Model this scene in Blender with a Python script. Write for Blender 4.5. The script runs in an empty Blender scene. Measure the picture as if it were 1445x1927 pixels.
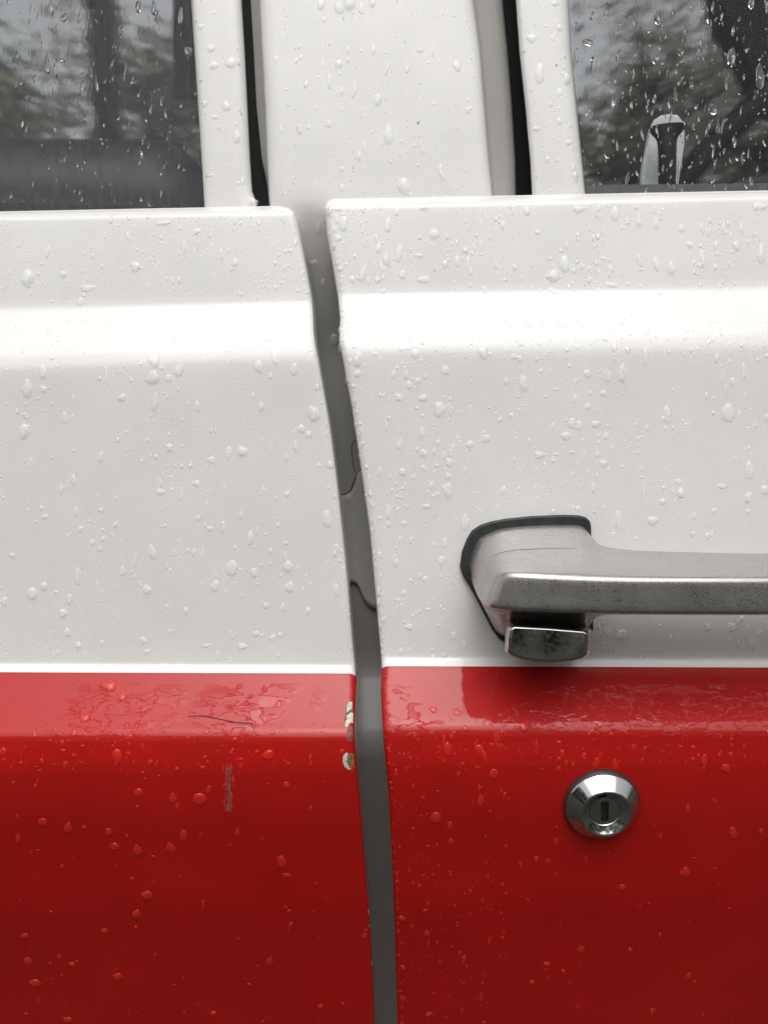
import bpy, bmesh, math, random
from mathutils import Vector, Matrix, noise as mnoise

random.seed(7)
R_ = math.radians
sc = bpy.context.scene
COL = sc.collection

# ------------------------------------------------------------------ camera, world, sun, exposure
ALPHA = R_(8.0)          # the body side leans back and the camera looks square at it
H = 1.05                 # camera height above the ground
D = 0.30                 # camera to door skin
S = 0.00021              # metres on the door skin per photo pixel
TILT = Matrix.Rotation(-ALPHA, 3, 'X')
CAM = TILT @ Vector((0, -D, 0)) + Vector((0, 0, H))

cam_d = bpy.data.cameras.new('camera')
cam = bpy.data.objects.new('camera', cam_d)
COL.objects.link(cam)
cam.location = CAM
cam.rotation_euler = (R_(90) - ALPHA, 0, 0)
cam_d.sensor_fit = 'VERTICAL'
cam_d.sensor_height = 24
cam_d.lens = 12 / (S * 1927 / 2 / D)
cam_d.clip_start = 0.01
cam_d.clip_end = 500
cam_d.dof.use_dof = True
cam_d.dof.focus_distance = D
cam_d.dof.aperture_fstop = 10
sc.camera = cam

world = bpy.data.worlds.new('World')
sc.world = world
world.use_nodes = True
wn = world.node_tree
bg = wn.nodes['Background']
sky = wn.nodes.new('ShaderNodeTexSky')
sky.sky_type = 'NISHITA'
sky.sun_disc = False
sky.sun_elevation = R_(62)
sky.sun_rotation = R_(180)
sky.air_density = 1.0
sky.dust_density = 6.0
sky.ozone_density = 1.0
hs = wn.nodes.new('ShaderNodeHueSaturation')      # overcast: the blue is veiled by cloud
hs.inputs['Saturation'].default_value = 0.06
wn.links.new(sky.outputs[0], hs.inputs['Color'])
wn.links.new(hs.outputs[0], bg.inputs['Color'])
bg.inputs['Strength'].default_value = 0.13

sun_d = bpy.data.lights.new('sun', 'SUN')
sun_d.energy = 0.9
sun_d.angle = R_(80)
sun_d.color = (1.0, 0.97, 0.95)
sun = bpy.data.objects.new('sun', sun_d)
COL.objects.link(sun)
sun.rotation_euler = (R_(28), 0, 0)     # from above and behind the camera

sc.view_settings.view_transform = 'Standard'
sc.view_settings.look = 'None'
sc.view_settings.gamma = 1.0
sc.view_settings.exposure = 0.17

sc.render.engine = 'CYCLES'
cy = sc.cycles
cy.max_bounces = 14
cy.diffuse_bounces = 6
cy.glossy_bounces = 5
cy.transmission_bounces = 12
cy.transparent_max_bounces = 12
cy.sample_clamp_indirect = 6.0
cy.blur_glossy = 0.3
cy.use_denoising = True

# ------------------------------------------------------------------ helpers
def loc_pt(px, py, d_mm):
    k = (D - d_mm * 0.001) / D
    return Vector(((px - 722.5) * S * k, -d_mm * 0.001, (963.5 - py) * S * k))

def wpt(v):
    return TILT @ v + Vector((0, 0, H))

def P(px, py, d_mm):
    return wpt(loc_pt(px, py, d_mm))

def lerp_table(t, x):
    if x <= t[0][0]:
        a, b = t[0], t[1]
    elif x >= t[-1][0]:
        a, b = t[-2], t[-1]
    else:
        for i in range(len(t) - 1):
            if t[i][0] <= x <= t[i + 1][0]:
                a, b = t[i], t[i + 1]
                break
    u = (x - a[0]) / (b[0] - a[0])
    return a[1] + (b[1] - a[1]) * u

def setlabel(o, label=None, cat=None, group=None, kind=None):
    if label: o['label'] = label
    if cat: o['category'] = cat
    if group: o['group'] = group
    if kind: o['kind'] = kind
    return o

WLOC = {}
def link(o, wloc, parent=None):
    COL.objects.link(o)
    WLOC[o.name] = Vector(wloc)
    if parent is not None:
        o.parent = parent
        o.location = Vector(wloc) - WLOC[parent.name]
    else:
        o.location = wloc
    return o

def empty(name, loc, parent=None):
    o = bpy.data.objects.new(name, None)
    o.empty_display_size = 0.1
    return link(o, loc, parent)

def mesh_obj(name, verts, faces, mats, parent=None, smooth=True, face_mats=None, uv=None, origin=None):
    """verts in world metres; the origin goes to the middle of the piece"""
    if origin is None:
        lo = Vector((min(v[i] for v in verts) for i in range(3)))
        hi = Vector((max(v[i] for v in verts) for i in range(3)))
        origin = (lo + hi) / 2
    me = bpy.data.meshes.new(name)
    me.from_pydata([Vector(v) - origin for v in verts], [], faces)
    if not isinstance(mats, (list, tuple)): mats = [mats]
    for m in mats: me.materials.append(m)
    if face_mats:
        for p, i in zip(me.polygons, face_mats): p.material_index = i
    if uv:
        lay = me.uv_layers.new(name='panel')
        for l in me.loops:
            lay.data[l.index].uv = uv[l.vertex_index]
    for p in me.polygons: p.use_smooth = smooth
    me.validate()
    bm = bmesh.new(); bm.from_mesh(me)
    bmesh.ops.recalc_face_normals(bm, faces=bm.faces)
    bm.to_mesh(me); bm.free()
    o = bpy.data.objects.new(name, me)
    return link(o, origin, parent)

def bevel(o, w, seg=3, angle=35):
    b = o.modifiers.new('bevel', 'BEVEL')
    b.width = w; b.segments = seg; b.limit_method = 'ANGLE'; b.angle_limit = R_(angle)
    b.harden_normals = True
    return o

def prism(outline, d0, d1, depth_fn=None):
    """outline of photo pixels -> closed solid between depths d0 (back) and d1 (front)"""
    n = len(outline)
    vs = []
    for (x, y) in outline:
        f = loc_pt(x, y, d1)
        vs.append(wpt(f))
    for (x, y) in outline:
        f = loc_pt(x, y, d1)
        vs.append(wpt(Vector((f.x, -d0 * 0.001, f.z))))
    fs = [list(range(n)), list(range(2 * n - 1, n - 1, -1))]
    for i in range(n):
        j = (i + 1) % n
        fs.append([i, n + i, n + j, j])
    return vs, fs

def box_w(x0, x1, y0, y1, z0, z1):
    vs = [Vector((x, y, z)) for x in (x0, x1) for y in (y0, y1) for z in (z0, z1)]
    fs = [[0, 1, 3, 2], [4, 6, 7, 5], [0, 4, 5, 1], [2, 3, 7, 6], [0, 2, 6, 4], [1, 5, 7, 3]]
    return vs, fs

def tube(path, r, n=8):
    vs, fs = [], []
    for i, p in enumerate(path):
        a = path[max(i - 1, 0)]; b = path[min(i + 1, len(path) - 1)]
        t = (b - a).normalized()
        u = t.cross(Vector((0.3, 0.2, 0.93))).normalized()
        if u.length < 0.1: u = t.cross(Vector((1, 0, 0))).normalized()
        w = t.cross(u)
        rr = r(i / (len(path) - 1)) if callable(r) else r
        for k in range(n):
            a_ = 2 * math.pi * k / n
            vs.append(p + u * math.cos(a_) * rr + w * math.sin(a_) * rr)
    for i in range(len(path) - 1):
        for k in range(n):
            fs.append([i * n + k, i * n + (k + 1) % n, (i + 1) * n + (k + 1) % n, (i + 1) * n + k])
    fs.append(list(range(n - 1, -1, -1)))
    fs.append([(len(path) - 1) * n + k for k in range(n)])
    return vs, fs

# ------------------------------------------------------------------ materials
def mat(name):
    m = bpy.data.materials.new(name)
    m.use_nodes = True
    nt = m.node_tree
    return m, nt, nt.nodes['Principled BSDF']

def N(nt, typ, **kw):
    n = nt.nodes.new(typ)
    for k, v in kw.items():
        if k in n.inputs: n.inputs[k].default_value = v
        else: setattr(n, k, v)
    return n

def ramp(nt, src, stops):
    r = nt.nodes.new('ShaderNodeValToRGB')
    els = r.color_ramp.elements
    while len(els) < len(stops): els.new(0.5)
    for e, (p, c) in zip(els, stops):
        e.position = p
        e.color = c if len(c) == 4 else (*c, 1)
    nt.links.new(src, r.inputs[0])
    return r

def simple(name, col, rough=0.5, metal=0.0, spec=0.5, var=0.15, scale=60, coat=0.0):
    m, nt, b = mat(name)
    tc = N(nt, 'ShaderNodeTexCoord')
    nz = N(nt, 'ShaderNodeTexNoise', Scale=scale, Detail=5.0)
    nt.links.new(tc.outputs['Object'], nz.inputs['Vector'])
    lo = [c * (1 - var) for c in col]; hi = [min(1, c * (1 + var)) for c in col]
    r = ramp(nt, nz.outputs['Fac'], [(0.3, lo), (0.7, hi)])
    nt.links.new(r.outputs[0], b.inputs['Base Color'])
    b.inputs['Roughness'].default_value = rough
    b.inputs['Metallic'].default_value = metal
    b.inputs['Specular IOR Level'].default_value = spec
    b.inputs['Coat Weight'].default_value = coat
    bp = N(nt, 'ShaderNodeBump', Strength=0.15, Distance=0.0003)
    nt.links.new(nz.outputs['Fac'], bp.inputs['Height'])
    nt.links.new(bp.outputs[0], b.inputs['Normal'])
    return m

def paint(name, col, rough, coat_rough, wet=0.0, var=0.03, film=False, over=None):
    """two-pack paint under clear coat; UV = position on the panel in decimetres"""
    m, nt, b = mat(name)
    uv = N(nt, 'ShaderNodeUVMap', uv_map='panel')
    nz = N(nt, 'ShaderNodeTexNoise', Scale=3.0, Detail=4.0)
    nt.links.new(uv.outputs[0], nz.inputs['Vector'])
    lo = [c * (1 - var) for c in col]; hi = [min(1, c * (1 + var)) for c in col]
    r = ramp(nt, nz.outputs['Fac'], [(0.3, lo), (0.7, hi)])
    nt.links.new(r.outputs[0], b.inputs['Base Color'])
    if over:      # shade of the door gap painted in: base colour fades to grey
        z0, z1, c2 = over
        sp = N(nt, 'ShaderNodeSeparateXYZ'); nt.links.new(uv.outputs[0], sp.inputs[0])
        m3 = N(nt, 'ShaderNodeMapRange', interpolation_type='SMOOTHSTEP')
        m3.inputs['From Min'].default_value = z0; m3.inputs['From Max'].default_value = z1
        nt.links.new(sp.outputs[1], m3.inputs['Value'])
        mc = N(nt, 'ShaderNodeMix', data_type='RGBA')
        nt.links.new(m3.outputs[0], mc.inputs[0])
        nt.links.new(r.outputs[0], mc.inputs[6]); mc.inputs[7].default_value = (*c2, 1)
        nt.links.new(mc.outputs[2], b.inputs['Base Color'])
    b.inputs['Roughness'].default_value = rough
    b.inputs['Coat Weight'].default_value = 1.0
    b.inputs['Coat Roughness'].default_value = coat_rough
    b.inputs['Coat IOR'].default_value = 1.36 if film else 1.45
    b.inputs['Specular IOR Level'].default_value = 0.15 if film else 0.5
    # orange peel and fine vertical water tracks
    mp = N(nt, 'ShaderNodeMapping'); mp.inputs['Scale'].default_value = (190, 9, 1)
    nt.links.new(uv.outputs[0], mp.inputs['Vector'])
    st = N(nt, 'ShaderNodeTexNoise', Scale=1.0, Detail=3.0)
    nt.links.new(mp.outputs[0], st.inputs['Vector'])
    pk = N(nt, 'ShaderNodeTexNoise', Scale=55.0, Detail=2.0)
    nt.links.new(uv.outputs[0], pk.inputs['Vector'])
    b1 = N(nt, 'ShaderNodeBump', Strength=0.045 * wet, Distance=0.0004)
    nt.links.new(st.outputs['Fac'], b1.inputs['Height'])
    b2 = N(nt, 'ShaderNodeBump', Strength=0.05, Distance=0.0005)
    nt.links.new(pk.outputs['Fac'], b2.inputs['Height'])
    nt.links.new(b1.outputs[0], b2.inputs['Normal'])
    nt.links.new(b2.outputs[0], b.inputs['Normal'])
    last = b2
    if film:
        # a broken sheet of rain water lying on the shoulder of the red panel
        sep = N(nt, 'ShaderNodeSeparateXYZ'); nt.links.new(uv.outputs[0], sep.inputs[0])
        zone = ramp(nt, N(nt, 'ShaderNodeMapRange').outputs[0], [(0, (0, 0, 0)), (0.25, (1, 1, 1)), (0.8, (1, 1, 1)), (1, (0, 0, 0))])
        mr = zone.inputs[0].links[0].from_node
        mr.inputs['From Min'].default_value = -0.835
        mr.inputs['From Max'].default_value = -0.665
        nt.links.new(sep.outputs[1], mr.inputs['Value'])
        mp2 = N(nt, 'ShaderNodeMapping'); mp2.inputs['Scale'].default_value = (13, 34, 1)
        nt.links.new(uv.outputs[0], mp2.inputs['Vector'])
        fn = N(nt, 'ShaderNodeTexNoise', Scale=1.0, Detail=2.6, Roughness=0.5, Distortion=0.8)
        nt.links.new(mp2.outputs[0], fn.inputs['Vector'])
        edge = ramp(nt, fn.outputs['Fac'], [(0.49, (0, 0, 0)), (0.545, (1, 1, 1))])
        mul = N(nt, 'ShaderNodeMath', operation='MULTIPLY')
        big = N(nt, 'ShaderNodeTexNoise', Scale=2.3, Detail=2.0)
        nt.links.new(uv.outputs[0], big.inputs['Vector'])
        pat = ramp(nt, big.outputs['Fac'], [(0.42, (0, 0, 0)), (0.56, (1, 1, 1))])
        mul0 = N(nt, 'ShaderNodeMath', operation='MULTIPLY')
        nt.links.new(pat.outputs[0], mul0.inputs[0]); nt.links.new(zone.outputs[0], mul0.inputs[1])
        nt.links.new(edge.outputs[0], mul.inputs[0]); nt.links.new(mul0.outputs[0], mul.inputs[1])
        b3 = N(nt, 'ShaderNodeBump', Strength=0.75, Distance=0.0007)
        nt.links.new(mul.outputs[0], b3.inputs['Height'])
        nt.links.new(b2.outputs[0], b3.inputs['Normal'])
        nt.links.new(b3.outputs[0], b.inputs['Coat Normal'])
        last = b3
    else:
        nt.links.new(b2.outputs[0], b.inputs['Coat Normal'])
    return m

M = {}
M['white'] = paint('white_paint', (0.82, 0.805, 0.778), 0.45, 0.16, wet=1.0)
M['white_shaded'] = paint('white_paint_shaded', (0.44, 0.43, 0.41), 0.6, 0.35, wet=0.2)  # the white paint again, with the shade of the side strips in its colour
M['pillar'] = paint('pillar_paint_shaded', (0.82, 0.805, 0.778), 0.45, 0.16, wet=0.8, var=0.045, over=(1.28, 0.92, (0.41, 0.40, 0.38)))  # darkening inside the door gap put into the colour
M['red'] = paint('red_paint', (0.43, 0.007, 0.005), 0.5, 0.015, wet=0.35, var=0.06, film=True)
M['flake'] = simple('flake_paint', (0.60, 0.585, 0.565), 0.6, scale=300, var=0.06)
M['crack'] = simple('rust_crack', (0.07, 0.04, 0.02), 0.8, var=0.4, scale=500)
M['rubber'] = simple('black_rubber', (0.005, 0.005, 0.006), 0.7, spec=0.2, scale=300)
M['gasket'] = simple('rubber_gasket', (0.022, 0.024, 0.025), 0.5, scale=400, var=0.3)
M['vinyl'] = simple('dark_vinyl', (0.012, 0.013, 0.016), 0.5)
M['liner'] = simple('interior_lining', (0.05, 0.05, 0.052), 0.8)
M['knob'] = simple('black_plastic', (0.003, 0.003, 0.0035), 0.5, spec=0.15, scale=200)
M['pale'] = simple('pale_glow', (0.95, 0.95, 0.96), 0.7, scale=200, var=0.04)  # white of the added plate that imitates a glow
M['sealgrey'] = simple('grey_seal', (0.13, 0.135, 0.14), 0.35, scale=200)
M['dark'] = simple('slot_dark', (0.004, 0.004, 0.004), 0.7)
M['chip_cream'] = simple('bare_filler', (0.62, 0.60, 0.50), 0.7, scale=700, var=0.25)
M['chip_pink'] = simple('thin_red_paint', (0.28, 0.06, 0.06), 0.6, scale=500, var=0.45)
M['chip_rust'] = simple('rusty_steel', (0.16, 0.12, 0.045), 0.8, scale=900, var=0.7)
M['chip_grey'] = simple('grey_primer', (0.50, 0.51, 0.47), 0.6, scale=500, var=0.15)
M['scuff'] = simple('scuffed_paint', (0.31, 0.08, 0.075), 0.7, scale=1500, var=0.6)
M['hair'] = simple('dark_hair', (0.012, 0.010, 0.010), 0.4)
M['grass'] = simple('wet_grass', (0.016, 0.021, 0.010), 0.9, scale=3, var=0.5)
M['bark'] = simple('bark', (0.07, 0.055, 0.042), 0.9, scale=20, var=0.3)
M['leaf_green'] = simple('green_leaves', (0.075, 0.09, 0.045), 0.7, scale=3, var=0.5)
M['leaf_brown'] = simple('brown_leaves', (0.105, 0.092, 0.066), 0.7, scale=3, var=0.4)

# worn chrome of the handle
m, nt, b = mat('worn_chrome')
tc = N(nt, 'ShaderNodeTexCoord')
n1 = N(nt, 'ShaderNodeTexNoise', Scale=90.0, Detail=5.0)
n2 = N(nt, 'ShaderNodeTexNoise', Scale=2600.0, Detail=3.0)
n3 = N(nt, 'ShaderNodeTexNoise', Scale=140.0, Detail=2.0)
for n in (n1, n2, n3): nt.links.new(tc.outputs['Object'], n.inputs['Vector'])
pit = ramp(nt, n2.outputs['Fac'], [(0.38, (1, 1, 1)), (0.47, (0, 0, 0))])
area = ramp(nt, n3.outputs['Fac'], [(0.36, (0.15, 0.15, 0.15)), (0.60, (1, 1, 1))])
mu = N(nt, 'ShaderNodeMath', operation='MULTIPLY')
geo = N(nt, 'ShaderNodeNewGeometry')
sxyz = N(nt, 'ShaderNodeSeparateXYZ'); nt.links.new(geo.outputs['Normal'], sxyz.inputs[0])
front = N(nt, 'ShaderNodeMapRange'); front.inputs['From Min'].default_value = -0.75; front.inputs['From Max'].default_value = -0.95
nt.links.new(sxyz.outputs[1], front.inputs['Value'])
mu0 = N(nt, 'ShaderNodeMath', operation='MULTIPLY')
nt.links.new(area.outputs[0], mu0.inputs[0]); nt.links.new(front.outputs[0], mu0.inputs[1])
nt.links.new(pit.outputs[0], mu.inputs[0]); nt.links.new(mu0.outputs[0], mu.inputs[1])
cr = ramp(nt, mu.outputs[0], [(0.0, (0.47, 0.45, 0.44)), (1.0, (0.10, 0.09, 0.085))])
nt.links.new(cr.outputs[0], b.inputs['Base Color'])
b.inputs['Metallic'].default_value = 0.8
mpx = N(nt, 'ShaderNodeMapping'); mpx.inputs['Scale'].default_value = (35, 110, 110)
nt.links.new(tc.outputs['Object'], mpx.inputs['Vector'])
n4 = N(nt, 'ShaderNodeTexNoise', Scale=1.0, Detail=6.0, Roughness=0.65)
nt.links.new(mpx.outputs[0], n4.inputs['Vector'])
rr = ramp(nt, n4.outputs['Fac'], [(0.32, (0.18,) * 3), (0.5, (0.28,) * 3), (0.7, (0.38,) * 3)])
nt.links.new(rr.outputs[0], b.inputs['Roughness'])
bp = N(nt, 'ShaderNodeBump', Strength=0.25, Distance=0.0002)
nt.links.new(n2.outputs['Fac'], bp.inputs['Height'])
nt.links.new(bp.outputs[0], b.inputs['Normal'])
M['worn'] = m

m, nt, b = mat('bright_chrome')
tc = N(nt, 'ShaderNodeTexCoord')
n1 = N(nt, 'ShaderNodeTexNoise', Scale=700.0, Detail=4.0)
nt.links.new(tc.outputs['Object'], n1.inputs['Vector'])
rr = ramp(nt, n1.outputs['Fac'], [(0.35, (0.04,) * 3), (0.75, (0.14,) * 3)])
nt.links.new(rr.outputs[0], b.inputs['Roughness'])
b.inputs['Base Color'].default_value = (0.62, 0.61, 0.61, 1)
b.inputs['Metallic'].default_value = 1.0
M['chrome'] = m

m, nt, b = mat('rain_water')
b.inputs['Base Color'].default_value = (1, 1, 1, 1)
b.inputs['Transmission Weight'].default_value = 1.0
b.inputs['Roughness'].default_value = 0.0
b.inputs['IOR'].default_value = 1.333
M['water'] = m

def film_water(name, tint, body):
    # a thin bead on paint: clear, mirror-like by Fresnel, with a diffuse tint painted in for the light it gathers
    m, nt, b = mat(name)
    tr = N(nt, 'ShaderNodeBsdfTransparent')
    df = N(nt, 'ShaderNodeBsdfDiffuse'); df.inputs['Color'].default_value = (*tint, 1)
    gl = N(nt, 'ShaderNodeBsdfGlossy'); gl.inputs['Roughness'].default_value = 0.03
    fr = N(nt, 'ShaderNodeFresnel'); fr.inputs['IOR'].default_value = 1.42
    m1 = N(nt, 'ShaderNodeMixShader'); m1.inputs[0].default_value = body
    m2 = N(nt, 'ShaderNodeMixShader')
    nt.links.new(tr.outputs[0], m1.inputs[1]); nt.links.new(df.outputs[0], m1.inputs[2])
    ge = N(nt, 'ShaderNodeNewGeometry')       # mirror only on the outer face of the bead
    inv = N(nt, 'ShaderNodeMath', operation='SUBTRACT'); inv.inputs[0].default_value = 1.0
    nt.links.new(ge.outputs['Backfacing'], inv.inputs[1])
    mm = N(nt, 'ShaderNodeMath', operation='MULTIPLY')
    nt.links.new(fr.outputs[0], mm.inputs[0]); nt.links.new(inv.outputs[0], mm.inputs[1])
    mb = N(nt, 'ShaderNodeMath', operation='MULTIPLY'); mb.inputs[1].default_value = body
    nt.links.new(inv.outputs[0], mb.inputs[0]); nt.links.new(mb.outputs[0], m1.inputs[0])
    nt.links.new(mm.outputs[0], m2.inputs[0])
    nt.links.new(m1.outputs[0], m2.inputs[1]); nt.links.new(gl.outputs[0], m2.inputs[2])
    nt.links.new(m2.outputs[0], nt.nodes['Material Output'].inputs['Surface'])
    return m
M['water_w'] = film_water('water_bead_on_white', (0.98, 0.98, 0.98), 0.28)
M['water_r'] = film_water('water_bead_on_red', (0.66, 0.03, 0.015), 0.5)  # red body colour stands in for light focused through the bead

for gname, gkey, fog in (('misted_glass', 'glass_side', 0.10), ('wet_glass', 'glass_cab', 0.022)):
    m, nt, b = mat(gname)
    uv = N(nt, 'ShaderNodeUVMap', uv_map='panel')
    b.inputs['Base Color'].default_value = (0.80, 0.82, 0.83, 1)
    b.inputs['Transmission Weight'].default_value = 1.0
    b.inputs['IOR'].default_value = 1.13
    mp = N(nt, 'ShaderNodeMapping'); mp.inputs['Scale'].default_value = (60, 14, 1)
    nt.links.new(uv.outputs[0], mp.inputs['Vector'])
    n1 = N(nt, 'ShaderNodeTexNoise', Scale=1.0, Detail=5.0, Roughness=0.6)
    nt.links.new(mp.outputs[0], n1.inputs['Vector'])
    rr = ramp(nt, n1.outputs['Fac'], [(0.35, (0.0,) * 3), (0.7, (0.02,) * 3)])
    nt.links.new(rr.outputs[0], b.inputs['Roughness'])
    bp = N(nt, 'ShaderNodeBump', Strength=0.12, Distance=0.0004)
    nt.links.new(n1.outputs['Fac'], bp.inputs['Height'])
    nt.links.new(bp.outputs[0], b.inputs['Normal'])
    df = N(nt, 'ShaderNodeBsdfDiffuse'); df.inputs['Color'].default_value = (0.62, 0.64, 0.66, 1)
    mx = N(nt, 'ShaderNodeMixShader')
    fz = ramp(nt, n1.outputs['Fac'], [(0.3, (fog * 0.25,) * 3), (0.75, (fog,) * 3)])
    nt.links.new(fz.outputs[0], mx.inputs[0])
    nt.links.new(b.outputs[0], mx.inputs[1]); nt.links.new(df.outputs[0], mx.inputs[2])
    nt.links.new(mx.outputs[0], nt.nodes['Material Output'].inputs['Surface'])
    M[gkey] = m

# ------------------------------------------------------------------ setting
gv, gf = [], []
G = 24
for i in range(G + 1):
    for j in range(G + 1):
        x = (i / G - 0.5) * 300; y = (j / G - 0.5) * 300
        gv.append(Vector((x, y, 0.0)))
for i in range(G):
    for j in range(G):
        a = i * (G + 1) + j
        gf.append([a, a + 1, a + G + 2, a + G + 1])
setlabel(mesh_obj('ground', gv, gf, M['grass']), kind='structure')

# ------------------------------------------------------------------ the van: profile of the side
# (row, depth in mm towards the viewer), rows in photo pixels of the cab door
PROF = [(370, -13.2), (377, -13.0), (392, -12.0), (553, -10.5), (560, -10.2), (648, 1.5), (700, 1.6), (960, 0.9), (1225, 0.0),
        (1238, 0.1), (1253, 2.6), (1350, 15.2), (1366, 17.2), (1380, 18.2), (1440, 18.8), (1520, 15.8), (1700, 3.0), (1927, -20.0), (2400, -76), (4200, -180)]
SM = [(370, 2), (380, 5), (450, 12), (553, 7), (590, 9), (625, 16), (652, 27), (690, 24), (740, 16), (1200, 10), (1238, 4), (1253, 3), (1300, 10), (1350, 5), (1400, 9), (1500, 40), (2400, 40), (4200, 40)]
_cache = {}
def prof(y):
    k = round(y * 2)
    if k in _cache: return _cache[k]
    y = k / 2
    s = lerp_table(SM, y)
    acc = w = 0
    for i in range(-8, 9):
        g = math.exp(-(i / 4.0) ** 2)
        acc += g * lerp_table(PROF, y + i / 4.0 * s * 0.9); w += g
    r = acc / w
    if y < 392:                        # rolled top lip
        t = min(1.0, (392 - y) / 16.0)
        r -= 4.5 * (1 - math.sqrt(max(0, 1 - t * t)))
    _cache[k] = r
    return r

XL = [(388, 530), (390, 538), (394, 547), (402, 554), (420, 560), (460, 568), (500, 576), (560, 587), (580, 589), (625, 591), (650, 594), (680, 600), (760, 614), (800, 621),
      (900, 634), (1000, 645), (1100, 655), (1200, 663), (1250, 668), (1275, 671), (1320, 669), (1370, 667), (1420, 669), (1480, 675), (1550, 681), (1650, 689),
      (1750, 697), (1850, 702), (1927, 705), (2400, 725), (4200, 760)]
XR = [(374, 628), (377, 620), (382, 615), (392, 611), (440, 615), (500, 626), (560, 636), (600, 640), (640, 638), (680, 646), (720, 653), (760, 661), (800, 667),
      (900, 682), (1000, 696), (1100, 705), (1200, 714), (1250, 718), (1300, 717), (1350, 719), (1400, 722), (1480, 730), (1600, 737), (1750, 743), (1927, 748), (2400, 760), (4200, 800)]
SLR = [(377, -0.0195), (600, -0.017), (963, -0.006), (1255, 0.004), (1400, 0.0), (4200, 0.0)]
SLL = [(377, -0.020), (560, -0.022), (660, -0.036), (963, -0.010), (1253, 0.004), (1400, 0.0), (4200, 0.0)]
# rows of the cab door -> rows of the side door
RL = [(370, 383), (377, 388.5), (392, 403), (553, 566), (648, 656), (960, 968), (1238, 1252), (1253, 1267), (1350, 1362), (1400, 1408), (1927, 1930), (4200, 4200)]
RLi = [(b_, a_) for a_, b_ in RL]
EDGE_PX, EDGE_MM = 13.0, 2.4

def edge_drop(dist):
    if dist >= EDGE_PX: return 0
    t = min(1.0, (EDGE_PX - dist) / EDGE_PX)
    return EDGE_MM * (1 - math.sqrt(max(0, 1 - t * t)))

def wave(px, py):
    return 0.25 * mnoise.noise(Vector((px * 0.0022, py * 0.0022, 3.1)))

def surf_R(px, py):
    r = py
    for _ in range(2): r = py - lerp_table(SLR, r) * (px - 640)
    return prof(r) - edge_drop(px - lerp_table(XR, py)) + wave(px, py)

def surf_L(px, py):
    r = py
    for _ in range(2): r = py - lerp_table(SLL, r) * (px - 590)
    r = lerp_table(RLi, r)
    return prof(r) - edge_drop(lerp_table(XL, py) - px) + wave(px, py)

def rows_between(a, b):
    out = []
    y = a
    while y < b - 0.01:
        out.append(y)
        if y < 396: st = 1.5
        elif y < 540: st = 14
        elif y < 720: st = 4
        elif y < 1215: st = 22
        elif y < 1262: st = 2
        elif y < 1460: st = 5
        elif y < 1960: st = 18
        else: st = 150
        y += st
    out.append(b)
    return out

def door_skin(side, r0, r1, name, m, parent):
    right = side == 'R'
    offs = [0, 0.6, 2, 4, 6.5, 9.5, 13, 20, 35, 60, 95, 140, 190, 250, 320, 400, 490, 590, 700, 830, 1000, 1300, 1800]
    rows = rows_between(r0, r1)
    vs, fs, uvs = [], [], []
    K = len(offs) + 2
    for r in rows:
        ybase = r if right else lerp_table(RL, r)
        for c in range(K):
            o = offs[max(0, c - 2)]
            ye = ybase
            # edge position at the real height of this row
            for _ in range(2):
                xe = lerp_table(XR, ye) if right else lerp_table(XL, ye)
                px = xe + o if right else xe - o
                ye2 = ybase + (lerp_table(SLR, r) * (px - 640) if right else lerp_table(SLL, ybase) * (px - 590))
                ye = ybase + (lerp_table(SLR, r) * (xe - 640) if right else lerp_table(SLL, ybase) * (xe - 590))
            # paint line dips round the edge
            if 1240 < r < 1275:
                ye2 += 5.0 * max(0, 1 - o / 14.0) ** 2
            d = prof(r) - edge_drop(o) + wave(px, ye2)
            v = loc_pt(px, ye2, d)
            if c == 0: v.y += 0.016                       # return flange
            elif c == 1: v.y += 0.0015
            vs.append(wpt(v))
            uvs.append((v.x * 10, v.z * 10))
    for i in range(len(rows) - 1):
        for c in range(K - 1):
            a = i * K + c
            f = [a, a + 1, a + K + 1, a + K]
            fs.append(f if right else f[::-1])
    if r0 < 380:                                           # the lip turns in towards the glass
        base = len(vs)
        for c in range(K):
            v = vs[c] - TILT @ Vector((0, -0.012, 0))
            vs.append(v); uvs.append(uvs[c])
        for c in range(K - 1):
            f = [base + c, base + c + 1, c + 1, c]
            fs.append(f if right else f[::-1])
    return mesh_obj(name, vs, fs, m, parent, uv=uvs)

van = empty('van', (0, 0.85, 0))
setlabel(van, 'old two-tone van side with white upper doors and glossy red lower panels, wet with rain', 'van')

cab = door_skin('R', 374, 1253, 'cab_door', M['white'], van)
cab['label'] = 'white front door skin with chrome pull handle, right of the gap'
door_skin('R', 1253, 4200, 'lower_panel', M['red'], cab)
side = door_skin('L', 374, 1253, 'side_door', M['white'], van)
side['label'] = 'white door skin without a handle, left of the gap'
lower_side = door_skin('L', 1253, 4200, 'lower_panel', M['red'], side)
lower_side['label'] = 'red lower panel with scuff and chipped paint at its edge'

# ------------------------------------------------------------------ pillar between the doors
PIL_FL = [(-900, 430), (0, 473), (100, 479), (200, 484), (300, 494), (340, 503), (385, 507), (500, 520), (4200, 640)]
PIL_L = [(-900, 440), (0, 488), (100, 493), (200, 499), (300, 502), (340, 504.5), (385, 508), (500, 521), (4200, 641)]
PIL_R = [(-900, 790), (0, 890), (100, 903), (200, 911), (300, 919), (370, 926), (500, 936), (4200, 1000)]
PIL_G = [(-900, 850), (0, 945), (100, 955), (200, 963), (300, 969), (370, 970.5), (500, 975), (4200, 1040)]
def pil_d(y):
    return lerp_table([(-900, -19), (395, -19.5), (440, -25), (520, -34), (660, -42), (1250, -46), (1400, -34), (1927, -66), (4200, -200)], y)
rows = [-900, -600, -300, 0] + list(range(25, 420, 25)) + list(range(440, 2000, 30)) + [2400, 4200]
vs, fs, uvs = [], [], []
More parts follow.
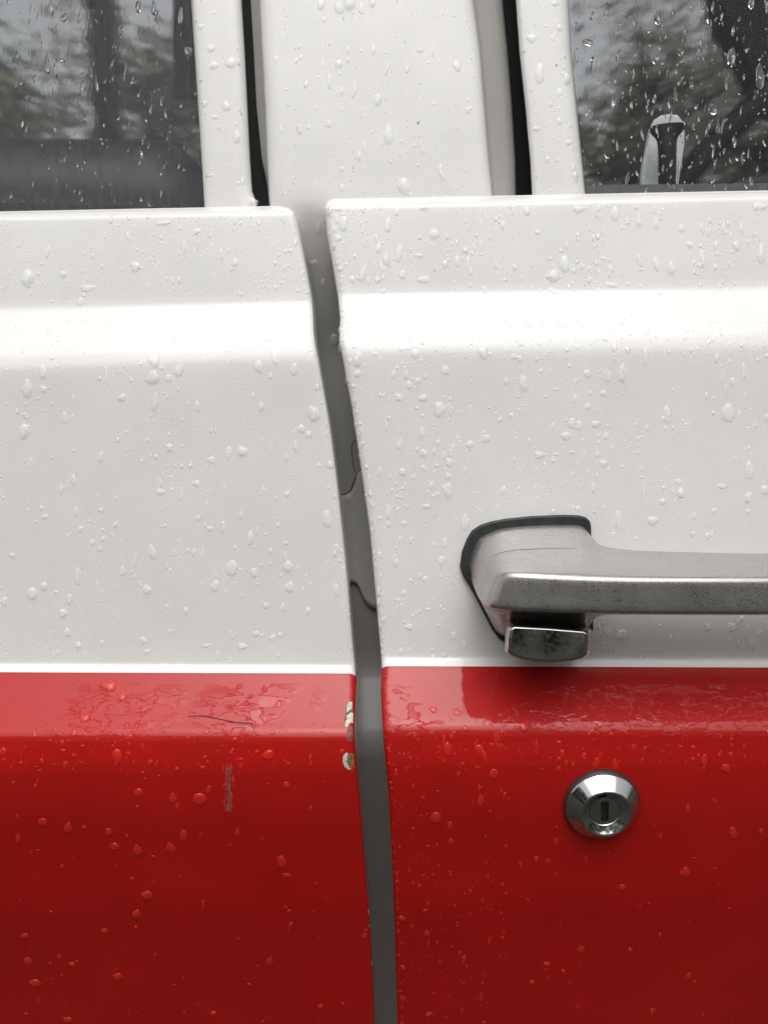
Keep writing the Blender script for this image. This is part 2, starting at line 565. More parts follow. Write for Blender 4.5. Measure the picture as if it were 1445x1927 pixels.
for y in rows:
    fl, l, r, g = (lerp_table(t, y) for t in (PIL_FL, PIL_L, PIL_R, PIL_G))
    d = pil_d(y)
    wob = 1.2 * mnoise.noise(Vector((y * 0.03, 1.7, 0)))
    sec = [(fl - 3, d - 22), (fl, d - 8), (l - 0.5 + wob, d - 7), (l + wob, d - 5.0), (l + 1.5 + wob, d - 2.2), (l + 5 + wob, d - 1.1), (l + 12, d - 0.35), (l + 22, d), (l + 30, d)]
    for k in range(1, 12): sec.append((l + 30 + (r - 20 - l - 30) * k / 11, d + 0.12 * mnoise.noise(Vector((k * 0.7, y * 0.004, 9)))))
    sec += [(r - 10, d - 0.3), (r - 4, d - 1.2), (r - 1, d - 2.5), (r, d - 4), (r + 0.5, d - 9), (r + 8, d - 11), (g - 16, d - 13), (g - 4, d - 15), (g, d - 18), (g + 1, d - 28)]
    for (x, dd) in sec:
        v = loc_pt(x, y, dd)
        vs.append(wpt(v)); uvs.append((v.x * 10, v.z * 10))
K = len(sec)
pm = []
for i in range(len(rows) - 1):
    for c in range(K - 1):
        a = i * K + c
        fs.append([a, a + K, a + K + 1, a + 1])
        pm.append(1 if (c >= 24 or c < 3) else 0)  # pillar side strips get the white with painted shade
pillar = mesh_obj('pillar', vs, fs, [M['pillar'], M['white_shaded']], van, uv=uvs, face_mats=pm)

# lifted flake of old paint on the jamb, and hairline cracks
top = [(628, 933), (637, 932.5), (646, 931.5), (652, 930), (658, 926), (663, 920), (666, 912), (669, 903), (671, 893), (675, 887), (682, 883), (695, 878)]
bot = [(640, 1096), (655, 1096), (664, 1095), (670, 1097), (675, 1103), (679, 1112), (683, 1123), (688, 1132), (694, 1139), (701, 1144), (710, 1147), (722, 1149)]
vs, fs = [], []
NR = 22
for i in range(NR + 1):
    t = i / NR
    for (a_, b_) in zip(top, bot):
        x = a_[0] + (b_[0] - a_[0]) * t; y = a_[1] + (b_[1] - a_[1]) * t
        lift = 1.0 + 1.6 * t ** 2 + 0.35 * mnoise.noise(Vector((x * 0.05, y * 0.04, 0))) - (0.9 if i == 0 else 0)
        vs.append(P(x, y, pil_d(y) + lift))
n = len(top)
for i in range(NR):
    for c in range(n - 1):
        fs.append([i * n + c, i * n + c + 1, (i + 1) * n + c + 1, (i + 1) * n + c])
base = len(vs)
for c in range(n):
    x, y = bot[c]
    vs.append(P(x, y - 2, pil_d(y) + 0.7))
for c in range(n - 1):
    fs.append([NR * n + c, NR * n + c + 1, base + c + 1, base + c])
mesh_obj('paint_flake', vs, fs, M['flake'], pillar)
def crack(pts, r):
    path = []
    for i in range(len(pts) - 1):
        for k in range(5):
            t = k / 5
            x = pts[i][0] + (pts[i + 1][0] - pts[i][0]) * t; y = pts[i][1] + (pts[i + 1][1] - pts[i][1]) * t
            path.append(P(x + random.uniform(-.4, .4), y + random.uniform(-.4, .4), pil_d(y) + 0.05 + (0.2 if y > 895 else 0)))
    v, f = tube(path, r, 6)
    return mesh_obj('crack', v, f, M['crack'], pillar)
crack([(672, 828), (666, 831), (662, 838), (662, 850), (664, 866), (665, 880), (670, 890)], 0.00018)
crack([(682, 882), (671, 890), (667, 905), (661, 921), (653, 929), (637, 932)], 0.00022)

# rubber seals in the gaps beside the pillar
def strip(name, xa, xb, y0, y1, d0, d1, m, parent, step=40, rnd=0.0):
    ys = [y0 + (y1 - y0) * i / max(1, int(abs(y1 - y0) / step)) for i in range(int(abs(y1 - y0) / step) + 1)]
    vs, fs = [], []
    for y in ys:
        a = lerp_table(xa, y); b_ = lerp_table(xb, y)
        ring = [(a, d0), (a, d1 - rnd), (a + rnd * 3, d1), (b_ - rnd * 3, d1), (b_, d1 - rnd), (b_, d0)]
        for (x, d) in ring: vs.append(P(x, y, d))
    for i in range(len(ys) - 1):
        for c in range(6):
            j = (c + 1) % 6
            fs.append([i * 6 + c, i * 6 + j, (i + 1) * 6 + j, (i + 1) * 6 + c])
    fs.append([0, 1, 2, 3, 4, 5]); fs.append([(len(ys) - 1) * 6 + c for c in (5, 4, 3, 2, 1, 0)])
    return mesh_obj(name, vs, fs, m, parent)

FLl = [(-900, 310), (0, 360), (200, 373), (390, 385), (450, 388)]
FLr = [(-900, 405), (0, 455), (100, 461), (200, 466), (300, 471), (360, 475), (385, 484), (450, 500)]
FRl = [(-900, 900), (0, 970), (100, 977), (200, 988), (300, 997), (370, 1001), (450, 1006)]
FRr = [(-900, 1010), (0, 1069), (100, 1074), (200, 1084), (300, 1094), (370, 1101), (450, 1108)]
sh = lambda t, k: [(a_, b_ + k) for a_, b_ in t]
strip('door_seal', sh(FLr, -14), sh(PIL_FL, 16), -900, 470, -46, -32, M['rubber'], pillar)
strip('door_seal', sh(PIL_G, -14), sh(FRl, 16), -900, 470, -52, -40, M['rubber'], pillar)

def frame(xa, xb, name, parent):
    ys = [-900, -600, -300, 0] + list(range(20, 460, 20))
    vs, fs, uvs = [], [], []
    for y in ys:
        a = lerp_table(xa, y); b_ = lerp_table(xb, y)
        w1 = 0.5 * mnoise.noise(Vector((y * 0.04, a, 0))); w2 = 0.5 * mnoise.noise(Vector((y * 0.05, b_, 5)))
        sec = [(a + 1, -34), (a + w1, -22), (a + 1.5 + w1, -19.6), (a + 5, -18.6), (a + 10, -18.2)]
        for k in range(1, 5): sec.append((a + 10 + (b_ - a - 26) * k / 5, -18.0))
        sec += [(b_ - 16, -18.1), (b_ - 8, -18.7), (b_ - 3, -19.8), (b_ - 0.5 + w2, -21.5), (b_ + w2, -24), (b_ + 0.3, -36)]
        for (x, d) in sec:
            v = loc_pt(x, y, d); vs.append(wpt(v)); uvs.append((v.x * 10, v.z * 10))
    K = len(sec)
    for i in range(len(ys) - 1):
        for c in range(K - 1):
            a = i * K + c
            fs.append([a, a + K, a + K + 1, a + 1])
    return mesh_obj(name, vs, fs, M['white'], parent, uv=uvs)
frame(FLl, FLr, 'window_frame', side)
frame(FRl, FRr, 'window_frame', cab)

def glass_pane(x0, x1, y0, y1, parent, gm):
    vs, fs, uvs = [], [], []
    nx, ny = 6, 6
    for (dd) in (-24.0, -27.5):
        for i in range(nx + 1):
            for j in range(ny + 1):
                v = loc_pt(x0 + (x1 - x0) * i / nx, y0 + (y1 - y0) * j / ny, -24.0)
                v.y = -dd * 0.001
                vs.append(wpt(v)); uvs.append((v.x * 10, v.z * 10))
    q = (nx + 1) * (ny + 1)
    for s_ in (0, 1):
        for i in range(nx):
            for j in range(ny):
                a = s_ * q + i * (ny + 1) + j
                fs.append([a, a + 1, a + ny + 2, a + ny + 1])
    for i in range(nx):
        for j in (0, ny):
            a = i * (ny + 1) + j
            fs.append([a, a + ny + 1, a + ny + 1 + q, a + q])
    for j in range(ny):
        for i in (0, nx):
            a = i * (ny + 1) + j
            fs.append([a, a + 1, a + 1 + q, a + q])
    return mesh_obj('window_glass', vs, fs, M[gm], parent, uv=uvs, smooth=False)
glass_pane(-900, 392, -900, 420, side, 'glass_side')
glass_pane(1062, 2200, -900, 400, cab, 'glass_cab')
strip('window_seal', [(340, 0), (420, 0)], [(340, 1), (420, 1)], 340, 341, 0, 0, M['sealgrey'], cab) if False else None
v_, f_ = prism([(1090, 349), (1700, 343), (1700, 420), (1090, 420)], -40, -30)
mesh_obj('window_seal', v_, f_, M['sealgrey'], cab, smooth=False)
v_, f_ = prism([(-800, 393), (36, 383), (392, 392), (392, 440), (-800, 440)], -40, -30)
mesh_obj('window_seal', v_, f_, M['rubber'], side, smooth=False)

# lock knob inside the cab window
KD = -46
prof_k = [(420, 15.8), (330, 16.2), (290, 16.6), (272, 17.0), (264, 19), (259, 22), (253, 27.5), (248, 31.5), (243, 33), (239, 33), (237.5, 32), (237, 0.01)]
vs, fs = [], []
for (y, r) in prof_k:
    for k in range(24):
        a = 2 * math.pi * k / 24
        v = loc_pt(1254 + r * math.cos(a), y - 0.10 * r * math.cos(a) * (1 if y < 280 else 0), KD)
        v.y -= math.sin(a) * min(r, 17) * S * (1.1 if r < 17.5 else 0.75)
        vs.append(wpt(v))
for i in range(len(prof_k) - 1):
    for k in range(24):
        fs.append([i * 24 + k, i * 24 + (k + 1) % 24, (i + 1) * 24 + (k + 1) % 24, (i + 1) * 24 + k])
mesh_obj('lock_knob', vs, fs, M['knob'], cab)
out = [(1206, 372), (1205, 340), (1208, 312), (1213, 290), (1218, 262), (1222, 244), (1230, 226), (1243, 217), (1260, 214), (1276, 218), (1285, 230), (1288, 250), (1287, 275), (1283, 300), (1280, 322), (1276, 345), (1274, 372)]
v_, f_ = prism(out, -62, -58)
bevel(mesh_obj('knob_glow_plate', v_, f_, M['pale'], cab, smooth=False), 0.001)  # added plate, stands in for the bright glow around the knob

# ------------------------------------------------------------------ door handle
RINGS = [
 [(897, 1013, 1), (885, 1040, 1), (880, 1063, 1), (885, 1088, 1), (897, 1117, 1), (922, 1163, 1)],
 [(902, 1008, 3), (900, 1042, 11), (908, 1085, 24), (899, 1128, 26), (912, 1150, 20), (930, 1187, 3)],
 [(938, 990, 2), (934, 1046, 23), (938, 1078, 38.5), (915, 1143, 38), (936, 1151, 28), (945, 1203, 3)],
 [(970, 985, 2), (970, 1038, 25), (970, 1079, 42.5), (962, 1149, 42.5), (968, 1154, 28), (970, 1206, 3)],
 [(1050, 982, 2), (1050, 1034, 25), (1050, 1084, 43.5), (1050, 1152, 43.5), (1050, 1157, 28), (1050, 1206, 3)],
 [(1094, 983, 2), (1095, 1033, 25), (1095, 1086, 43.5), (1095, 1153, 43.5), (1095, 1158, 28), (1095, 1200, 3)],
 [(1108, 999, 3), (1110, 1034, 25), (1110, 1087, 43.5), (1110, 1153, 43.5), (1110, 1158, 28), (1106, 1185, 6)],
 [(1121, 1022, 15), (1125, 1040, 26), (1125, 1087, 43.5), (1125, 1154, 43.5), (1125, 1158, 29), (1118, 1160, 16)],
 [(1150, 1031, 20), (1155, 1045, 28), (1155, 1088, 43.5), (1155, 1154, 43.5), (1155, 1157, 31), (1150, 1150, 20)],
 [(1210, 1036, 20), (1210, 1048, 28), (1210, 1089, 43.5), (1210, 1155, 43.5), (1210, 1157, 31), (1210, 1148, 20)],
 [(1330, 1039, 20), (1330, 1051, 28), (1330, 1089, 43.5), (1330, 1156, 43.5), (1330, 1158, 31), (1330, 1149, 20)],
 [(1450, 1041, 20), (1450, 1053, 28), (1450, 1089, 43.0), (1450, 1156, 43), (1450, 1158, 31), (1450, 1149, 20)],
 [(1620, 1041, 20), (1620, 1053, 28), (1620, 1089, 42), (1620, 1154, 42), (1620, 1156, 30), (1620, 1147, 20)],
 [(1800, 1041, 18), (1800, 1053, 26), (1800, 1089, 39), (1800, 1150, 39), (1800, 1154, 28), (1800, 1145, 18)],
]
vs = [P(*p) for ring in RINGS for p in ring]
fs = []
for i in range(len(RINGS) - 1):
    for c in range(6):
        j = (c + 1) % 6
        fs.append([i * 6 + c, i * 6 + j, (i + 1) * 6 + j, (i + 1) * 6 + c])
fs.append([5, 4, 3, 2, 1, 0])
e_ = (len(RINGS) - 1) * 6
fs.append([e_ + c for c in range(6)])
handle = mesh_obj('door_handle', vs, fs, M['worn'], van)
handle['label'] = 'worn chrome pull handle pitted with age'
me = handle.data
cr_at = me.attributes.new('crease_edge', 'FLOAT', 'EDGE')
for e in me.edges:
    a, b_ = sorted(e.vertices)
    ra, ca = divmod(a, 6); rb, cb = divmod(b_, 6)
    v = 0.0
    if ca == cb:
        v = {0: 0.75, 1: 0.35, 2: 0.62, 3: 0.8, 4: 0.6, 5: 0.6}[ca]
    elif ra == rb == 2: v = 0.25
    elif ra == rb == 0: v = 1.0
    elif ra == rb == 5 and 0 in (ca, cb): v = 0.3
    cr_at.data[e.index].value = v
ss = handle.modifiers.new('subdivision', 'SUBSURF'); ss.levels = 3; ss.render_levels = 3

bpy.context.view_layer.update()
_dg = bpy.context.evaluated_depsgraph_get()
_he = handle.evaluated_get(_dg)
def on_grip(px, py):
    dirv = (P(px, py, 0) - CAM).normalized()
    ok, hit, nrm, _ = _he.ray_cast(CAM - handle.matrix_world.translation, dirv)
    if not ok: return None
    return hit + handle.matrix_world.translation, nrm
seam = []
for (x, y) in [(926, 1047), (932, 1044), (940, 1041), (952, 1038), (965, 1036), (982, 1034.5), (1000, 1033.5), (1025, 1032.5), (1050, 1032), (1080, 1032), (1108, 1033)]:
    h_ = on_grip(x, y)
    if h_: seam.append(h_[0])
v_, f_ = tube(seam, lambda t: 0.00004 + 0.00012 * math.sin(math.pi * min(1, t + .02)), 6)
mesh_obj('casting_seam', v_, f_, M['crack'], handle)

gout = [(866, 1066), (870, 1038), (879, 1014), (889, 998), (904, 988), (925, 981), (952, 976), (1000, 971), (1060, 968.5), (1090, 969.5), (1103, 973), (1111, 981), (1113, 992), (1113, 1012),
        (1117, 1100), (1117, 1185), (1100, 1210), (1000, 1214), (962, 1214), (940, 1204), (926, 1185), (912, 1158), (898, 1130), (884, 1104), (872, 1085)]
v_, f_ = prism(gout, -1.0, 3.2)
bevel(mesh_obj('gasket', v_, f_, M['gasket'], handle, smooth=False), 0.0010, 3)

# push button: faceted front, bowed bottom edge
fo = [(958, 1182), (964, 1176.5), (1030, 1180), (1100, 1186), (1108, 1190), (1108, 1205), (1105, 1230), (1097, 1238), (1075, 1244), (1045, 1247.5), (1010, 1246), (980, 1241), (961, 1233), (954, 1226), (955, 1200)]
vs = []
n = len(fo)
cx, cy_ = 1031, 1209
for (x, y) in fo: vs.append(P(x, y, 36.0))
for (x, y) in fo: vs.append(P(cx + (x - cx) * 1.06, cy_ + (y - cy_) * 1.04 - 3, 31.0))
for (x, y) in fo: vs.append(P(cx + (x - cx) * 1.04, cy_ + (y - cy_) * 0.98 - 12, 8.0))
inner = len(vs)
for (x, y) in fo: vs.append(P(cx + (x - cx) * 0.93, cy_ + (y - cy_) * 0.88, 36.9))
fs = [[inner + i for i in range(n)]]
for i in range(n):
    j = (i + 1) % n
    fs += [[inner + i, i, j, inner + j], [i, n + i, n + j, j], [n + i, 2 * n + i, 2 * n + j, n + j]]
pb = mesh_obj('push_button', vs, fs, M['chrome'], handle, smooth=False)
bevel(pb, 0.0006, 2, 25)

# ------------------------------------------------------------------ door lock
def frame_at(px, py, fn):
    p = loc_pt(px, py, fn(px, py))
    e = 3.0
    a = loc_pt(px + e, py, fn(px + e, py)) - loc_pt(px - e, py, fn(px - e, py))
    c = loc_pt(px, py - e, fn(px, py - e)) - loc_pt(px, py + e, fn(px, py + e))
    nrm = a.cross(c)
    if nrm.y > 0: nrm = -nrm
    nrm.normalize()
    c.normalize()
    a = c.cross(nrm).normalized()
    return wpt(p), TILT @ a, TILT @ c, TILT @ nrm

LP, LX, LY, LZ = frame_at(1131, 1513, surf_R)
def lathe(name, sec, m, parent, seg=64, flat=True):
    vs, fs = [], []
    for (r, h) in sec:
        for k in range(seg):
            a = 2 * math.pi * k / seg
            vs.append(LP + LX * (r * math.cos(a) * .001) + LY * (r * math.sin(a) * .001) + LZ * (h * .001))
    for i in range(len(sec) - 1):
        for k in range(seg):
            fs.append([i * seg + k, i * seg + (k + 1) % seg, (i + 1) * seg + (k + 1) % seg, (i + 1) * seg + k])
    o = mesh_obj(name, vs, fs, m, parent)
    return o
lock = lathe('door_lock', [(13.7, 0.8), (13.75, 1.6), (13.5, 2.2), (13.2, 2.5), (9.6, 6.2), (9.3, 6.5), (9.0, 6.6), (8.7, 6.55), (8.3, 6.2), (6.0, 4.6), (5.75, 4.5), (5.6, 3.0)], M['chrome'], van)
lock['label'] = 'round chrome key lock in the red panel'
lathe('gasket', [(14.0, -1.5), (14.3, 0.2), (14.2, 1.0), (13.6, 1.3), (10, 1.35)], M['gasket'], lock)
# key plug with a slot cut through it
vs, fs = [], []
seg = 48
sw, shh = 1.5, 4.0
def lp(x, y, h): return LP + LX * (x * .001) + LY * (y * .001) + LZ * (h * .001)
circ = [(5.55 * math.cos(2 * math.pi * k / seg), 5.55 * math.sin(2 * math.pi * k / seg)) for k in range(seg)]
def to_rect(x, y):
    k = max(abs(x) / sw, abs(y) / shh)
    return x / k, y / k
for (x, y) in circ: vs.append(lp(x, y, 2.5))
for (x, y) in circ: vs.append(lp(x, y, 4.4))
for (x, y) in circ: vs.append(lp(*to_rect(x, y), 4.5))
for (x, y) in circ: vs.append(lp(*to_rect(x, y), 0.5))
for ring in range(3):
    for k in range(seg):
        fs.append([ring * seg + k, ring * seg + (k + 1) % seg, (ring + 1) * seg + (k + 1) % seg, (ring + 1) * seg + k])
plug = mesh_obj('lock_cylinder', vs, fs, M['chrome'], lock, smooth=False)
v_ = [lp(x, y, 1.0) for (x, y) in ((-2, -4.4), (2, -4.4), (2, 4.4), (-2, 4.4))] + [lp(x, y, 0.4) for (x, y) in ((-2, -4.4), (2, -4.4), (2, 4.4), (-2, 4.4))]
mesh_obj('key_slot', v_, [[0, 1, 2, 3], [7, 6, 5, 4], [0, 4, 5, 1], [1, 5, 6, 2], [2, 6, 7, 3], [3, 7, 4, 0]], M['dark'], lock, smooth=False)

# ------------------------------------------------------------------ chips, scuff, hair
def patch(name, outline, fn, lift, m, parent, rings=4):
    cx = sum(p[0] for p in outline) / len(outline); cy = sum(p[1] for p in outline) / len(outline)
    vs = []
    n = len(outline)
    for k in range(rings + 1):
        t = 1 - k / rings * 0.97
        for (x, y) in outline:
            xx = cx + (x - cx) * t; yy = cy + (y - cy) * t
            hgt = lift if k else -0.05
            vs.append(P(xx, yy, fn(xx, yy) + hgt + (0.05 * mnoise.noise(Vector((xx * .4, yy * .4, 0))) if k else 0)))
    fs = []
    for k in range(rings):
        for i in range(n):
            j = (i + 1) % n
            fs.append([k * n + i, k * n + j, (k + 1) * n + j, (k + 1) * n + i])
    fs.append([rings * n + i for i in range(n)])
    return mesh_obj(name, vs, fs, m, parent)
patch('paint_chip', [(651, 1324), (658, 1318), (664, 1317.5), (665.5, 1336), (667.5, 1362), (660, 1363), (657, 1368), (651, 1373), (645.5, 1370), (647.5, 1356), (649.5, 1342), (650.5, 1332)], surf_L, 0.05, M['chip_rust'], lower_side)
patch('paint_chip', [(653, 1325), (658, 1320), (663, 1319), (664, 1334), (660, 1336), (655, 1341), (651, 1343), (652, 1332)], surf_L, 0.10, M['chip_grey'], lower_side)
patch('paint_chip', [(651, 1345), (655, 1340), (661, 1338), (665, 1340), (666, 1352), (666, 1362), (660, 1361), (656, 1366), (651, 1371), (647, 1368), (649, 1357), (652, 1353)], surf_L, 0.09, M['chip_cream'], lower_side)
patch('paint_chip', [(655, 1366), (661, 1364), (667, 1366), (667, 1378), (668, 1392), (662, 1397), (654, 1396), (649, 1388), (651, 1376)], surf_L, 0.07, M['chip_pink'], lower_side)
patch('paint_chip', [(650, 1415), (655, 1415), (655, 1421), (652, 1430), (653, 1440), (657, 1447), (662, 1450), (655, 1450), (648, 1444), (644, 1433), (645, 1422)], surf_L, 0.10, M['chip_grey'], lower_side)
patch('paint_chip', [(656, 1417), (662, 1415), (667, 1417), (667, 1430), (669, 1446), (664, 1451), (658, 1447), (653, 1439), (653, 1429)], surf_L, 0.06, M['chip_rust'], lower_side)
for yy, hh_ in ((1716, 7), (1742, 3), (1812, 5)):
    xe = lerp_table(XL, yy)
    patch('paint_chip', [(xe - 1.6, yy - hh_ * .6), (xe - .3, yy - hh_), (xe - .2, yy + hh_), (xe - 1.1, yy + hh_ * .7)], surf_L, 0.06, M['chip_grey'], lower_side, 2)

rs = random.Random(5)
vs, fs = [], []
for k in range(150):
    y = 1442 + 84 * rs.random(); hh = rs.uniform(1.5, 9)
    x = 431 + rs.gauss(0, 4.5); w = rs.uniform(0.7, 1.6)
    if mnoise.noise(Vector((x * .2, y * .05, 0))) < -0.15: continue
    if rs.random() < 0.15: w, hh = rs.uniform(4, 9), 0.7
    b0 = len(vs)
    q = [(x - w / 2, y), (x - w / 4, y - hh), (x + w / 3, y - hh * .7), (x + w / 2, y + .2), (x + w / 5, y + hh), (x - w / 3, y + hh * .6)]
    for (a_, b_) in q: vs.append(P(a_, b_, surf_L(a_, b_) + 0.015))
    vs.append(P(x, y, surf_L(x, y) + 0.04))
    for i in range(6): fs.append([b0 + i, b0 + (i + 1) % 6, b0 + 6])
mesh_obj('scuff', vs, fs, M['scuff'], lower_side)

hp = [(354, 1347.5), (372, 1346.8), (390, 1348), (408, 1352), (424, 1355.5), (440, 1358.5), (456, 1360.5), (470, 1361), (476, 1363), (475, 1366)]
path = []
for i in range(len(hp) - 1):
    for k in range(4):
        t = k / 4
        x = hp[i][0] + (hp[i + 1][0] - hp[i][0]) * t; y = hp[i][1] + (hp[i + 1][1] - hp[i][1]) * t
        path.append(P(x, y, surf_L(x, y) + 0.12))
v_, f_ = tube(path, lambda t: 0.00011 + 0.0001 * t, 6)
setlabel(mesh_obj('hair', v_, f_, M['hair']), 'fine dark hair stuck across the wet red shoulder of the door', 'hair')
def speck(px, py, d, r):
    path = [P(px - r, py + r, d + .2), P(px, py, d + .35), P(px + r * .8, py - r, d + .2)]
    return tube(path, r * S * 0.5, 6)
v_, f_ = speck(787, 230, pil_d(230), 1.6)
setlabel(mesh_obj('dirt_speck', v_, f_, M['hair']), 'tiny dark speck stuck on the white pillar between the windows', 'dirt speck')
v_, f_ = speck(1047, 122, -18, 1.2)
setlabel(mesh_obj('dirt_speck', v_, f_, M['hair']), 'tiny dark speck on the white frame beside the window with the lock knob', 'dirt speck')

# ------------------------------------------------------------------ rest of the van seen through the glass
def bx(name, x0, x1, y0, y1, z0, z1, m, parent, bev=0.0, smooth=False):
    v_, f_ = box_w(x0, x1, y0, y1, z0, z1)
    o = mesh_obj(name, v_, f_, m, parent, smooth=smooth)
    if bev: bevel(o, bev, 4)
    return o
bx('roof', -1.9, 1.9, 0.02, 1.70, 2.16, 2.22, M['liner'], van)
bx('floor', -1.9, 1.9, 0.06, 1.70, 0.40, 0.46, M['liner'], van)
far = bx('far_side', -1.9, 1.9, 1.64, 1.70, 0.46, 1.30, M['liner'], van)
for (x0, x1) in ((-1.9, -1.62), (-0.70, -0.645), (0.0, 0.16), (1.55, 1.9)):
    bx('window_post', x0, x1, 1.645, 1.695, 1.30, 2.16, M['liner'], far)
v_, f_ = box_w(-1.05, -0.16, 0.42, 0.56, 0.46, 1.345)
seat = mesh_obj('seat', v_, f_, M['vinyl'], van, smooth=False)
bevel(seat, 0.065, 6)
# dark curtain hanging at the corner of the side window
cv = []
for i in range(13):
    for z in (0, 1):
        x = 326 + (378 - 326) * i / 12
        v = loc_pt(x, 0, 0) ; 
        cv.append((x, i, z))
vs = [P(x - 60 * 0, [-260, 188][z], -120 + 5 * math.sin(i * 1.9)) for (x, i, z) in cv]
vs += [P(x - 60 * 0, [-260, 188][z], -128 + 5 * math.sin(i * 1.9)) for (x, i, z) in cv]
fs = []
for i in range(12):
    a = i * 2
    fs += [[a, a + 1, a + 3, a + 2], [26 + a, 26 + a + 2, 26 + a + 3, 26 + a + 1], [a + 1, 26 + a + 1, 26 + a + 3, a + 3]]
mesh_obj('curtain', vs, fs, M['vinyl'], van)
# dark windscreen post and grab bar beyond the cab window
v_, f_ = prism([(1340, -60), (1362, 30), (1392, 85), (1420, 138), (1436, 166), (1448, 190), (1560, 230), (1800, 230), (1800, -60)], -560, -520)
bevel(mesh_obj('windscreen_post', v_, f_, M['knob'], van, smooth=False), 0.008)
pts = [(1470, 140), (1440, 172), (1412, 205), (1385, 232), (1358, 258), (1330, 285), (1306, 312), (1290, 345), (1284, 390)]
v_, f_ = tube([P(x, y, -420) for (x, y) in pts], 0.0125, 10)
mesh_obj('grab_bar', v_, f_, M['knob'], van)
v_, f_ = prism([(1352, 400), (1366, 345), (1392, 326), (1440, 318), (1520, 314), (1700, 312), (1700, 400)], -470, -430)
bevel(mesh_obj('dashboard', v_, f_, M['vinyl'], van, smooth=False), 0.01)

# ------------------------------------------------------------------ trees beyond the van
def tree(x, y, h, spread, leafm, label, seed):
    rt = random.Random(seed)
    t = empty('tree', (x, y, 0))
    setlabel(t, label, 'tree', 'trees seen through the van windows')
    base = Vector((x, y, 0))
    path = [base + Vector((0.10 * math.sin(i * 1.3 + seed), 0.08 * math.cos(i), h * 0.95 * i / 10)) for i in range(11)]
    v_, f_ = tube(path, lambda u: 0.14 * (1 - u) + 0.02, 8)
    limbs = []
    for k in range(16):
        z = h * rt.uniform(0.35, 0.9); a = rt.uniform(0, 6.28); L = spread * rt.uniform(0.5, 1.0) * (1.15 - z / h * 0.6)
        p0 = base + Vector((0, 0, z))
        pp = [p0 + Vector((math.cos(a) * L * s_, math.sin(a) * L * s_, L * 0.45 * s_ + rt.uniform(-.05, .05))) for s_ in (0, .35, .7, 1.0)]
        limbs.append(pp)
        vv, ff = tube(pp, lambda u: 0.045 * (1 - u) + 0.008, 5)
        o = len(v_); v_ += vv; f_ += [[i + o for i in q] for q in ff]
    mesh_obj('trunk', v_, f_, M['bark'], t)
    vs, fs = [], []
    cl = []
    for pp in limbs:
        for q in pp[1:]:
            for _ in range(4): cl.append(q + Vector([rt.gauss(0, .22) for _ in range(3)]))
    for c in cl:
        for _ in range(34):
            p = c + Vector([rt.gauss(0, .2) for _ in range(3)])
            u = Vector([rt.gauss(0, 1) for _ in range(3)]).normalized(); w = u.orthogonal().normalized()
            s_ = rt.uniform(.035, .075)
            b0 = len(vs)
            vs += [p - u * s_, p + w * s_ * .5, p + u * s_, p - w * s_ * .5]
            fs.append([b0, b0 + 1, b0 + 2, b0 + 3])
    mesh_obj('crown', vs, fs, leafm, t, smooth=False)
tree(-4.6, 7.6, 5.6, 1.7, M['leaf_green'], 'leafy tree behind the window of the left door, leftmost', 1)
tree(-2.6, 8.4, 5.0, 1.5, M['leaf_brown'], 'brown-leaved tree behind the window of the left door, near its frame', 2)
tree(2.6, 7.8, 4.9, 1.5, M['leaf_brown'], 'brown-leaved tree behind the lock knob side of the right window', 3)
tree(4.2, 8.6, 5.6, 1.7, M['leaf_green'], 'green tree seen through the middle of the right window', 4)
tree(6.4, 8.0, 5.5, 1.6, M['leaf_green'], 'green tree behind the dark post in the right window', 5)

# far wood behind the viewer, mirrored in the chrome and the red paint
rt = random.Random(77)
vs, fs = [], []
for i in range(13000):
    x = rt.uniform(-30, 30)
    top = 8.6 + 1.8 * mnoise.noise(Vector((x * .35, 0, 0))) + 0.7 * mnoise.noise(Vector((x * 1.3, 4, 0)))
    p = Vector((x, -13 + rt.gauss(0, .8), rt.uniform(0, 1) ** .8 * top))
    u = Vector([rt.gauss(0, 1) for _ in range(3)]).normalized(); w = u.orthogonal().normalized()
    s_ = rt.uniform(.18, .38); b0 = len(vs)
    vs += [p - u * s_, p + w * s_ * .6, p + u * s_, p - w * s_ * .6]
    fs.append([b0, b0 + 1, b0 + 2, b0 + 3])
setlabel(mesh_obj('woodland', vs, fs, M['leaf_green'], smooth=False), kind='stuff')
vs, fs = [], []
for i in range(7000):
    x = rt.uniform(-14, 14)
    top = 6.2 + 1.9 * mnoise.noise(Vector((x * .35, 7, 0))) + 0.9 * mnoise.noise(Vector((x * 1.3, 9, 0)))
    p = Vector((x, 13.5 + rt.gauss(0, .8), rt.uniform(0, 1) ** .8 * top))
    u = Vector([rt.gauss(0, 1) for _ in range(3)]).normalized(); w = u.orthogonal().normalized()
    s_ = rt.uniform(.15, .32); b0 = len(vs)
    vs += [p - u * s_, p + w * s_ * .6, p + u * s_, p - w * s_ * .6]
    fs.append([b0, b0 + 1, b0 + 2, b0 + 3])
setlabel(mesh_obj('woodland', vs, fs, M['leaf_brown'], smooth=False), kind='stuff')

